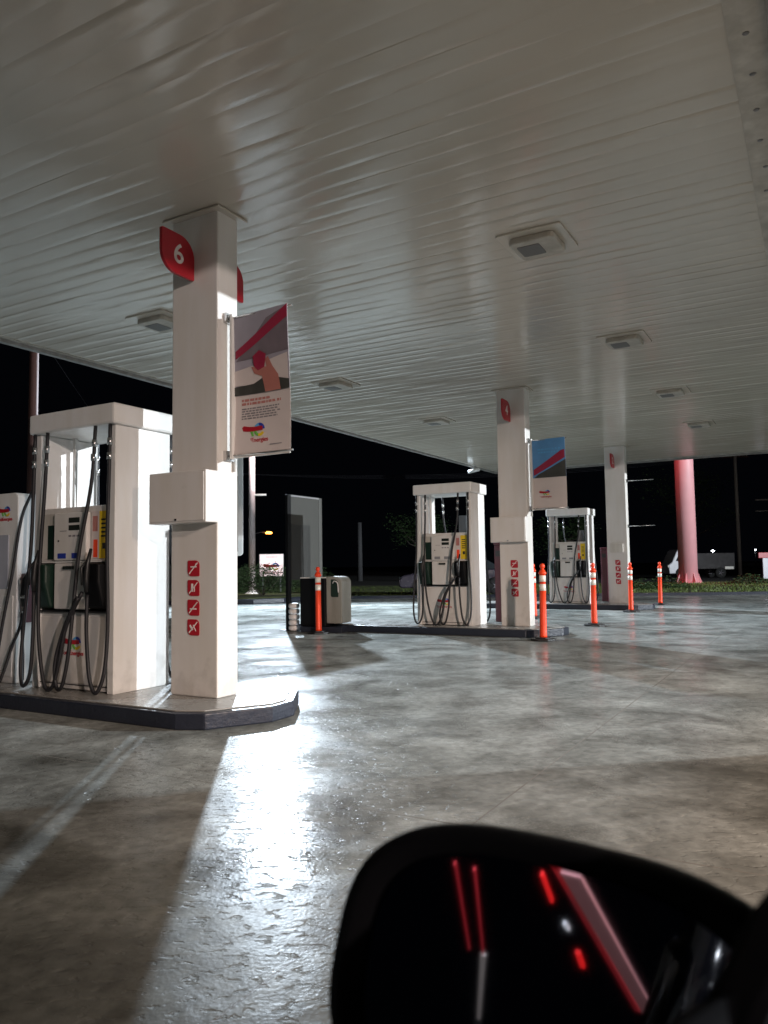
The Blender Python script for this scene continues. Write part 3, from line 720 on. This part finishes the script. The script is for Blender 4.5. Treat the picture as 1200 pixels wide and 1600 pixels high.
t2 = empty('side_lamp_post', (P_SIDE_XYZ[0]+.4, P_SIDE_XYZ[1]-.3, 0), 0, 'lamp post with warm flood light right of the canopy', 'lamp post')
b = MB(); b.lathe([(.09, 0), (.06, 4.9)], 12); b.build('post_shaft', M['greymetal'], t2)
flood(t2, P_SIDE_XYZ, (4.2, 2.6, 0), P_SIDE, (1.0, .76, .60), .12, spot=72, size=.3)

# ================================================================ BACKGROUND
# hedge in its kerbed bed
b = MB(); pts = [(-14, 25.6), (-6, 24.6), (-4.2, 24.6), (-3.3, 25.2), (-2.6, 26.5), (-2.6, 28.6), (-14, 30)]
b.prism(pts, 0, .16, axis='z'); tag(b.build('planter_kerb', M['kerb'], bevel=.02), kind='structure')
b = MB(); b.prism([(x+(.15 if x < -8 else -.2), y+(.2 if y < 27 else -.2)) for x, y in pts], .161, .19, axis='z'); tag(b.build('planter_soil', M['grassbase']), kind='structure')
def bush(cx, cy, rx, ry, h, n, seed, label):
    t = empty('hedge_bush', (cx, cy, .16), 0, label, 'bush', 'clipped bushes in the planter')
    r = random.Random(seed); b = MB()
    for i in range(n):
        a = r.uniform(0, 6.283); el = math.asin(r.uniform(0, 1)); rad = r.random()**.25
        bumpy = 1+.10*math.sin(3*a+seed)+.08*math.sin(7*a+el*5)
        c = Vector((rx*rad*math.cos(a)*math.cos(el)*bumpy, ry*rad*math.sin(a)*math.cos(el)*bumpy, .12+h*rad*math.sin(el)**.7*bumpy))
        s = r.uniform(.03, .065); q = Matrix.Rotation(r.uniform(0, 6.3), 3, 'Z') @ Matrix.Rotation(r.uniform(-1.2, 1.2), 3, 'X')
        v = [b.bm.verts.new(c+q @ Vector(p)*s) for p in ((-.5, 0, 0), (0, -.35, .1), (.8, 0, 0), (0, .35, .1))]; b.face(v)
    b.build('foliage', M['leaf'], t)
    b = MB()
    for k in range(5):
        a = k*1.26; b.tube([(0, 0, 0), (rx*.5*math.cos(a), ry*.5*math.sin(a), h*.6)], [.03, .012], 5)
    b.build('stem', M['trunk'], t)
bush(-5.7, 27.0, 1.1, .8, .85, 5000, 1, 'low round green bush right behind column 6')
bush(-4.3, 26.9, 1.25, .9, 1.0, 6000, 2, 'wider green bush beneath the small lit sign')
bush(-3.0, 30.2, 1.0, .8, .9, 2600, 3, 'dark green bush partly hidden behind the tall thin board')
# lit entrance sign
t = empty('entrance_sign', (-5.15, 35, 0), R(4), 'small white lit sign with red and blue emblem above the hedge', 'sign')
b = MB(); b.box(-.55, .55, -.08, .08, .75, 1.78); b.build('sign_case', M['white'], t, .02)
b = MB(); b.box(-.52, .52, -.085, -.081, .78, 1.75); o = b.build('lit_face', M['signlit'], t)
for x in (-.4, .4):
    b = MB(); b.tube([(x, 0, 0), (x, 0, .75)], .04, 8); b.build('leg', M['greymetal'], t)
logo(t, .80, (.02, -.0855, 1.2))
b = MB(); rr = random.Random(9); x = -.25
while x < .25: wl = rr.uniform(.04, .1); b.box(x, x+wl, -.087, -.0855, 1.62, 1.65); x += wl+.03
b.build('printed_text', M['printgrey'], t)
# street light far left
t = empty('street_lamp', (-20.5, 121, 0), 0, 'orange street lamp glowing right of the bright pole', 'street lamp')
b = MB(); b.lathe([(.14, 0), (.09, 6.6)], 10); b.tube([(0, 0, 6.5), (1.0, 0, 6.75), (1.9, 0, 6.75)], .06, 6); b.build('lamp_pole', M['greymetal'], t)
b = MB(); b.lathe([(.05, -.18), (.45, -.16), (.55, 0), (.3, .2), (.03, .16)], 14, center=(2.3, 0, 6.65)); b.build('lamp_bowl', M['sodium'], t)
for (x, y, z, lab) in ((128, 300, 5.2, 'small bright white lamp beyond the truck'), (144.5, 300, 5.4, 'fainter white lamp at the far right distance')):
    t = empty('distant_lamp', (x, y, 0), 0, lab, 'street lamp', 'distant white lamps')
    b = MB(); b.lathe([(.12, 0), (.1, z-.2)], 8); b.build('lamp_pole', M['greymetal'], t)
    s = .75 if x < 130 else .35
    b = MB(); b.lathe([(.05, -.4*s), (.7*s, -.2*s), (.8*s, .1*s), (.1, .4*s)], 12, center=(0, -.2, z)); b.build('lamp_head', M['farlamp'], t)
# concrete post, utility poles and wires
def upole(x, y, h, r, m, label, arm=True):
    t = empty('utility_pole', (x, y, 0), 0, label, 'utility pole')
    b = MB(); b.lathe([(r*1.25, 0), (r, h)], 14); b.build('pole_shaft', m, t)
    if arm:
        b = MB(); b.box(-1.1, 1.1, -.06, .06, h-.7, h-.58); b.build('crossarm', M['wood'], t)
        for k in (-1, -.4, .4, 1):
            b = MB(); b.lathe([(.03, h-.579), (.05, h-.5), (.02, h-.42)], 8, center=(k, 0, 0)); b.build('insulator', M['greymetal'], t)
    return t
upole(-8.75, 19.0, 9.5, .10, M['wood'], 'dark reddish wooden pole behind the nearest pump')
upole(-1.95, 60.5, 4.6, .17, M['duskpost'], 'short grey concrete post in the dark middle distance', False)
upole(29.5, 64, 10.5, .13, M['concrete'], 'faint grey pole under the canopy edge at right')
upole(-19, 64, 10, .14, M['wood'], 'far wooden pole on the left side of the road')
def wire(p0, p1, sag, label):
    p0, p1 = Vector(p0), Vector(p1); pts = [p0.lerp(p1, k/16)-Vector((0, 0, sag*4*(k/16)*(1-k/16))) for k in range(17)]
    b = MB(); b.tube(pts, .012, 5); tag(b.build('power_line', M['hose']), label, 'cable', 'overhead cables')
for k, (dx, dz) in enumerate(((-1, -.42), (-.4, -.42), (.4, -.42), (1, -.42))):
    wire((-19+dx, 64, 10+dz), (29.5+dx, 64, 10.5+dz), 1.1+.1*k, ('uppermost cable across the night sky', 'second cable across the night sky', 'third cable across the night sky', 'lowest cable across the night sky')[k])
wire((-8.75-1, 19, 8.9), (-20, 64, 9.6), .8, 'cable running from the near wooden pole away left')
# tree beside the right pole
def tree(x, y, h, seed, label):
    t = empty('roadside_tree', (x, y, 0), 0, label, 'tree', 'dark trees across the road'); r = random.Random(seed)
    b = MB(); b.tube([(0, 0, 0), (.1, 0, h*.3), (.05, .1, h*.6)], [.22, .16, .07], 8); ends = []
    for k in range(9):
        a = r.uniform(0, 6.28); z = h*r.uniform(.3, .55); e = Vector((math.cos(a)*h*.28, math.sin(a)*h*.28, z+h*r.uniform(.15, .4))); ends.append(e)
        b.tube([(0.05, 0, z), e*.6+Vector((0, 0, z*.3)), e], [.07, .045, .015], 5)
    b.build('trunk', M['trunk'], t); b = MB()
    for e in ends:
        for i in range(420):
            c = e+Vector((r.gauss(0, 1), r.gauss(0, 1), r.gauss(0, .8)))*h*.09; s = r.uniform(.08, .2)
            q = Matrix.Rotation(r.uniform(0, 6.3), 3, 'Z') @ Matrix.Rotation(r.uniform(-1.3, 1.3), 3, 'X')
            b.face([b.bm.verts.new(c+q @ Vector(p)*s) for p in ((-.6, 0, 0), (0, -.35, 0), (.7, 0, 0), (0, .35, 0))])
    b.build('crown', M['leaf'], t)
tree(27.5, 70, 10.5, 1, 'faint dark tree high at the right under the canopy edge')
tree(15.5, 66, 5.5, 2, 'low dark tree behind the farthest column')
tree(3.0, 68, 6.0, 3, 'dark tree behind the second pump')
tree(36, 60, 4.5, 4, 'low dark tree at the far right')
for i, (x, y) in enumerate(((10.2, 31.5), (12.0, 33), (17.5, 37), (20.5, 35), (23.0, 37))):
    r_ = random.Random(40+i); t = empty('shrub', (x, y, .04), 0, ('dark low shrub left of the farthest orange post', 'dark low shrub behind the farthest orange post', 'dark low shrub close to the sign mast', 'shrub on the grass between mast and picture edge', 'shrub on the grass near the right edge')[i], 'shrub', 'low shrubs on the verge')
    b = MB(); hh = .55
    for k in range(900):
        a = r_.uniform(0, 6.28); rad = r_.random()**.5; c = Vector((math.cos(a)*rad*1.1, math.sin(a)*rad*.7, hh*(1-rad*rad)*r_.random()))
        q = Matrix.Rotation(r_.uniform(0, 6.3), 3, 'Z') @ Matrix.Rotation(r_.uniform(-1.3, 1.3), 3, 'X')
        b.face([b.bm.verts.new(c+q @ Vector(p)*.09) for p in ((-.6, 0, 0), (0, -.3, 0), (.7, 0, 0), (0, .3, 0))])
    b.build('foliage', M['leaf'], t)
# faint long sign structure at right
t = empty('road_gantry', (34.5, 62, 0), R(-8), 'faint reddish sign frame above the road at the right edge', 'gantry')
b = MB(); b.box(-4.2, 7, -.06, .06, 6.05, 6.15); b.box(-4.2, 7, -.06, .06, 5.15, 5.22); b.build('rail', M['concrete'], t)
b = MB(); b.box(.6, 6.6, -.08, -.061, 5.24, 5.75); b.build('red_panel', M['darkred'], t)
b = MB(); b.tube([(5.5, 0, 0), (5.5, 0, 6.1)], .12, 8); b.build('post', M['greymetal'], t)

# ---- vehicles
def wheel(parent, x, y, r=.33, wd=.22, side=1):
    b = MB(); b.lathe([(r*.62, -wd/2), (r*.95, -wd/2), (r, -wd*.3), (r, wd*.3), (r*.95, wd/2), (r*.62, wd/2)], 28, center=(x, y, r), axis='y'); wo = b.build('wheel', M['rubber'], parent)
    b = MB(); b.lathe([(.05, -wd/2+.03), (r*.6, -wd/2+.02), (r*.615, wd/2-.02), (.05, wd/2-.03)], 20, center=(x, y, r), axis='y')
    for k in range(5):
        a = k*1.2566
        for s in (-1, 1):
            b.tube([(x, y+s*(wd/2-.01), r), (x+math.cos(a)*r*.58, y+s*(wd/2-.005), r+math.sin(a)*r*.58)], .025, 5)
    b.build('rim', M['alloy'], wo)
def car_shell(t, paint, prof_low, prof_top, half, glassm, top_in=.14):
    """prof_low: closed side outline (x,z) of the lower body; prof_top: closed side outline of the cabin"""
    b = MB(); b.prism(prof_low, -half, half); b.build('body', paint, t, .05)
    b = MB(); mi = b.mi(None)
    zmin = min(z for x, z in prof_top); zmax = max(z for x, z in prof_top)
    vs = []
    for s in (-1, 1): vs.append([b.bm.verts.new((x, s*(half-.03-top_in*(z-zmin)/(zmax-zmin)), z)) for x, z in prof_top])
    n = len(prof_top); b.face(vs[0]); b.face(vs[1][::-1])
    for i in range(n): b.face([vs[0][i], vs[0][(i+1) % n], vs[1][(i+1) % n], vs[1][i]])
    return b.build('cabin', glassm, t, .03)
# dark car behind the second pump
t = empty('parked_car', (.55, 28.9, .05), R(-3), 'dark parked car partly hidden behind the second pump', 'car')
low = [(.0, .35), (.02, .62), (.15, .75), (1.2, .92), (3.6, .95), (4.25, .90), (4.35, .5), (4.3, .3), (.1, .28)]
car_shell(t, mat('dark_car_paint', (.035, .03, .045), .25, coat=.5), low, [(1.15, .92), (1.75, 1.38), (3.0, 1.42), (3.75, .95)], .86, M['glass'])
for x in (.85, 3.5):
    for y in (-.80, .80): wheel(t, x, y)
b = MB(); b.box(-.005, .06, -.78, -.5, .58, .70); b.build('headlight', M['glass'], t, .01); b = MB(); b.box(-.005, .06, .5, .78, .58, .70); b.build('headlight', M['glass'], t, .01)
# white pickup with dark cargo body behind the mast
t = empty('delivery_truck', (19.75, 54.5, -.02), R(0), 'white truck cab with dark cargo bed behind the red mast', 'truck')
b = MB(); b.prism([(0.05, .35), (.0, .95), (.25, 1.15), (.62, 1.95), (.8, 2.05), (1.75, 2.05), (1.75, .35)], -.9, .9); b.build('cab', M['vanpaint'], t, .06)
b = MB(); b.prism([(.52, 1.22), (.80, 1.85), (1.5, 1.85), (1.5, 1.22)], -.905, -.9005); b.build('side_window', M['glass'], t); b = MB(); b.prism([(.52, 1.22), (.80, 1.85), (1.5, 1.85), (1.5, 1.22)], .9005, .905); b.build('side_window', M['glass'], t)
b = MB(); b.box(1.8, 4.6, -.95, .95, .65, 1.75); b.build('cargo_bed', mat('dark_cargo_paint', (.010, .006, .007), .6), t, .02)
b = MB(); b.box(3.9, 4.5, -.96, -.951, .62, .8); b.build('marker_plate', M['reflect'], t)
b = MB(); b.box(-.03, .08, -.85, -.55, .78, .95); b.build('headlight', M['reflect'], t, .01); b = MB(); b.box(-.03, .08, .55, .85, .78, .95); b.build('headlight', M['reflect'], t, .01)
for x in (.85, 3.6):
    for y in (-.85, .85): wheel(t, x, y, .38)
# red and white marker at the right edge
t = empty('roadside_marker', (22.0, 44.5, 0), 0, 'red-topped pale marker post cut by the right edge', 'post')
b = MB(); b.box(-.18, .18, -.06, .06, .1, 1.3); b.build('marker_post', M['vanpaint'], t, .02)
b = MB(); b.box(-.42, .42, -.07, .07, 1.301, 1.62); b.build('marker_top', M['red'], t, .02)

# unseen van added outside the right edge to shade floor from the mast light
t = empty('shade_van', (8.1, 5.5, 0), R(-90), 'unseen dark van added right of the view to shade the near floor', 'van')
b = MB(); b.prism([(.0, .35), (.02, .85), (.75, 1.12), (1.25, 1.85), (1.5, 2.05), (1.9, 2.15), (4.9, 2.12), (5.0, 1.9), (5.02, .4), (4.9, .3), (.1, .28)], -.92, .92); b.build('body', mat('dark_van_paint', (.03, .035, .05), .3), t, .05)
for sg in (-1, 1):
    b = MB(); b.prism([(1.12, 1.2), (1.48, 1.82), (2.2, 1.85), (2.2, 1.2)], min(sg*.9205, sg*.925), max(sg*.9205, sg*.925)); b.build('side_window', M['glass'], t)
    b = MB(); b.box(-.02, .06, min(sg*.55, sg*.85), max(sg*.55, sg*.85), .62, .80); b.build('headlight', M['glass'], t, .01)
for x in (.95, 4.0):
    for y in (-.83, .83): wheel(t, x, y)

# made-up glowing strips behind, set only to draw streaks in the door mirror
t = empty('mirror_streak_frame', (-16, -10, 0), 0, 'made-up frame of glowing strips on posts, added for door mirror streaks', 'building')
def glow_strip(p0, p1, z, wd, m, name='glow_strip'):
    d = Vector((p1[0]-p0[0], p1[1]-p0[1], 0)).normalized(); q = Vector((-d.y, d.x, 0))*wd/2
    b = MB(); b.prism([(p[0]+sg*q.x+16, p[1]+sg*q.y+10) for p, sg in ((p0, 1), (p1, 1), (p1, -1), (p0, -1))], z, z+.08, axis='z'); return b.build(name, m, t)
glow_strip((-9.6, -6.4), (-16.0, -14.4), 4.5, .30, emit('streak_pink_glow', (1, .45, .47), .075))
glow_strip((-9.75, -6.1), (-15.2, -12.8), 4.62, .12, emit('streak_red_glow', (1, .05, .07), .10))
glow_strip((-11.7, -6.0), (-16.9, -9.7), 4.5, .04, M['redthin'])
glow_strip((-11.95, -5.75), (-17.2, -9.5), 4.5, .035, M['redthin'])
glow_strip((-17.0, -9.77), (-25.6, -15.4), 4.5, .12, emit('streak_white_glow', (1, .9, .85), .16))
glow_strip((-10.1, -6.25), (-11.0, -7.15), 4.45, .05, M['reddash'])
glow_strip((-12.7, -9.1), (-13.4, -9.8), 4.4, .09, M['reddash'])
glow_strip((-11.6, -7.9), (-11.8, -8.15), 4.42, .06, emit('streak_white_dot', (.9, .95, 1), .8))
for px, py in ((-16, -14.4), (-25.6, -15.4)):
    b = MB(); b.box(px+15.9, px+16.1, py+9.9, py+10.1, 0, 4.49); b.build('post', M['black'], t)

# ================================================================ OUR CAR (heading 60 degrees right of the view)
HD = R(52)   # azimuth of the car's nose
# local x = forward, y = left, origin on the ground under the camera
car = empty('black_car', (0, 0, 0), R(90)-HD, 'black car in the foreground with its door mirror at lower right', 'car')
YL, YR = .215, -1.50
def car_low():
    b = MB()
    # outer skin: loft of stations along x; each station (x, belt z, half width scale)
    st = [(-2.55, .62, .80), (-2.5, .86, .88), (-2.1, .96, .95), (-1.3, .975, 1), (-.3, .972, 1), (.45, .968, 1), (.85, .95, .99), (1.5, .86, .96), (1.85, .76, .88), (1.98, .60, .76)]
    cy = (YL+YR)/2; hw = (YL-YR)/2; rings = []
    for x, zb, s in st:
        prof = [(s*hw*.93, .22), (s*hw*.99, .40), (s*hw*1.005, .62 if zb > .7 else zb*.85), (s*hw*.995, zb-.06), (s*hw*.975, zb-.012), (s*hw*.955, zb)]
        ring = [(x, cy+y, z) for y, z in prof]+[(x, cy-y, z) for y, z in reversed(prof)]
        rings.append([b.bm.verts.new(p) for p in ring])
    n = len(rings[0])
    for i in range(len(rings)-1):
        for k in range(n):
            if k == 5 and -2.1 < st[i][0] < .84: continue      # open where the cabin is
            b.face([rings[i][k], rings[i][(k+1) % n], rings[i+1][(k+1) % n], rings[i+1][k]], 0, True)
    b.face(rings[0][::-1]); b.face(rings[-1]); return b
o = car_low().build('body', M['sailblack'], car)
s_ = o.modifiers.new('thick', 'SOLIDIFY'); s_.thickness = .03; s_.offset = -1
cy = (YL+YR)/2
b = MB(); b.prism([(-2.05, .93), (-1.35, 1.36), (-1.35, 1.40), (-.9, 1.455), (-.1, 1.465), (.22, 1.43), (.22, 1.40), (-.1, 1.43), (-.9, 1.42), (-1.3, 1.36)], YR+.16, YL-.10); b.build('roof', M['blackpaint'], car)
for s, yb, yt in ((1, YL-.045, YL-.115), (-1, YR+.045, YR+.115)):
    b = MB()
    b.tube([(.86, yb, .955), (.58, (yb+yt)/2, 1.22), (.26, yt, 1.43)], .03, 6); b.build('windscreen_pillar', M['blackpaint'], car)
    b = MB(); b.tube([(-.52, yb, .96), (-.56, yt, 1.43)], .04, 6); b.build('door_pillar', M['blackpaint'], car)
    b = MB(); b.tube([(-2.0, yb, .95), (-1.35, yt, 1.38)], .05, 6); b.build('rear_pillar', M['blackpaint'], car)
    b = MB(); b.tube([(.2, yt, 1.42), (-.1, yt, 1.45), (-.9, yt, 1.44), (-1.35, yt, 1.385)], .028, 6); b.build('roof_rail', M['blackpaint'], car)
b = MB(); b.box(.35, .80, YR+.06, YL-.06, .60, .93); b.build('dashboard', M['satin'], car, .04)
for y0 in (YL-.78, YR+.12):
    b = MB(); b.box(-.55, -.02, y0, y0+.50, .35, .52); b.prism([(-.55, .50), (-.42, .50), (-.62, 1.0), (-.72, 1.0)], y0, y0+.50); b.build('seat', M['satin'], car, .04)
for x in (1.25, -1.55):
    for y in (YL-.13, YR+.13): wheel(car, x, y, .31, .2)
for y0 in (YL-.30, YR+.05):
    b = MB(); b.box(1.86, 1.93, y0, y0+.25, .56, .68); b.build('headlight', M['glass'], car, .02)
# door handle and sail panel
b = MB(); b.box(-.42, -.22, YL+.004, YL+.03, .80, .825); b.build('door_handle', M['blackpaint'], car, .008)
b = MB(); b.prism([(.86, .955), (.30, .955), (.36, .99), (.50, 1.03), (.66, 1.10)], YL-.055, YL-.025); b.build('mirror_sail', M['sailblack'], car, .008)

# the door mirror, in world axes then parented
mc = Vector((.100, .50, .871))
nrm = Vector((-.5255, -.779, .342)).normalized()      # out of the glass
up0 = Vector((0, 0, 1)); rgt = nrm.cross(up0).normalized()*-1; upv = rgt.cross(-nrm).normalized()
if upv.z < 0: upv = -upv
rgt = upv.cross(nrm).normalized()
ROLL = R(1.5)
rgt, upv = rgt*math.cos(ROLL)-upv*math.sin(ROLL), upv*math.cos(ROLL)+rgt*math.sin(ROLL)
MW = Matrix(((rgt.x, upv.x, nrm.x, mc.x), (rgt.y, upv.y, nrm.y, mc.y), (rgt.z, upv.z, nrm.z, mc.z), (0, 0, 0, 1)))
def m_outline(a, bt, bb, n=56, e=2.9):
    pts = []
    for k in range(n):
        th = 2*math.pi*k/n; c, s = math.cos(th), math.sin(th)
        x = a*math.copysign(abs(c)**(2/e), c); z = (bt if s > 0 else bb)*math.copysign(abs(s)**(2/e), s)
        if x > 0 and s > 0: z *= 1-.17*(x/a)**3        # top edge falls towards the door
        pts.append((x, z))
    return pts
def mirror_part(name, rings, m, parent, close0=True, close1=True):
    b = MB(); R_ = [[b.bm.verts.new((x, z, d)) for x, z in pts] for pts, d in rings]; n = len(R_[0])
    for i in range(len(R_)-1):
        for k in range(n): b.face([R_[i][k], R_[i][(k+1) % n], R_[i+1][(k+1) % n], R_[i+1][k]], 0, True)
    if close0: b.face(R_[0][::-1])
    if close1: b.face(R_[-1])
    return b.build(name, m, parent)
car_inv = (Matrix.Translation(car.location) @ Matrix.Rotation(R(90)-HD, 4, 'Z')).inverted()
A, BT, BB = .168, .101, .101
hs = lambda f_, g_=0: [(x*f_+g_, z*f_) for x, z in m_outline(A, BT, BB)]
house = mirror_part('mirror_housing', [(hs(.82), .000), (hs(.90), .012), (hs(.97), .010), (hs(1.0), -.005), (hs(1.0), -.03), (hs(.93, .004), -.065), (hs(.72, .01), -.09), (hs(.35, .015), -.10)], M['satin'], car)
house.matrix_local = car_inv @ MW
mirror_part('mirror_glass', [(hs(.81), .0025), (hs(.81), .0045)], M['mirror'], house)
b = MB(); b.tube([(.09, -.02, -.05), (.14, -.03, -.04), (.20, -.035, -.02)], [.03, .024, .034], 12); b.build('mirror_arm', M['satin'], house)
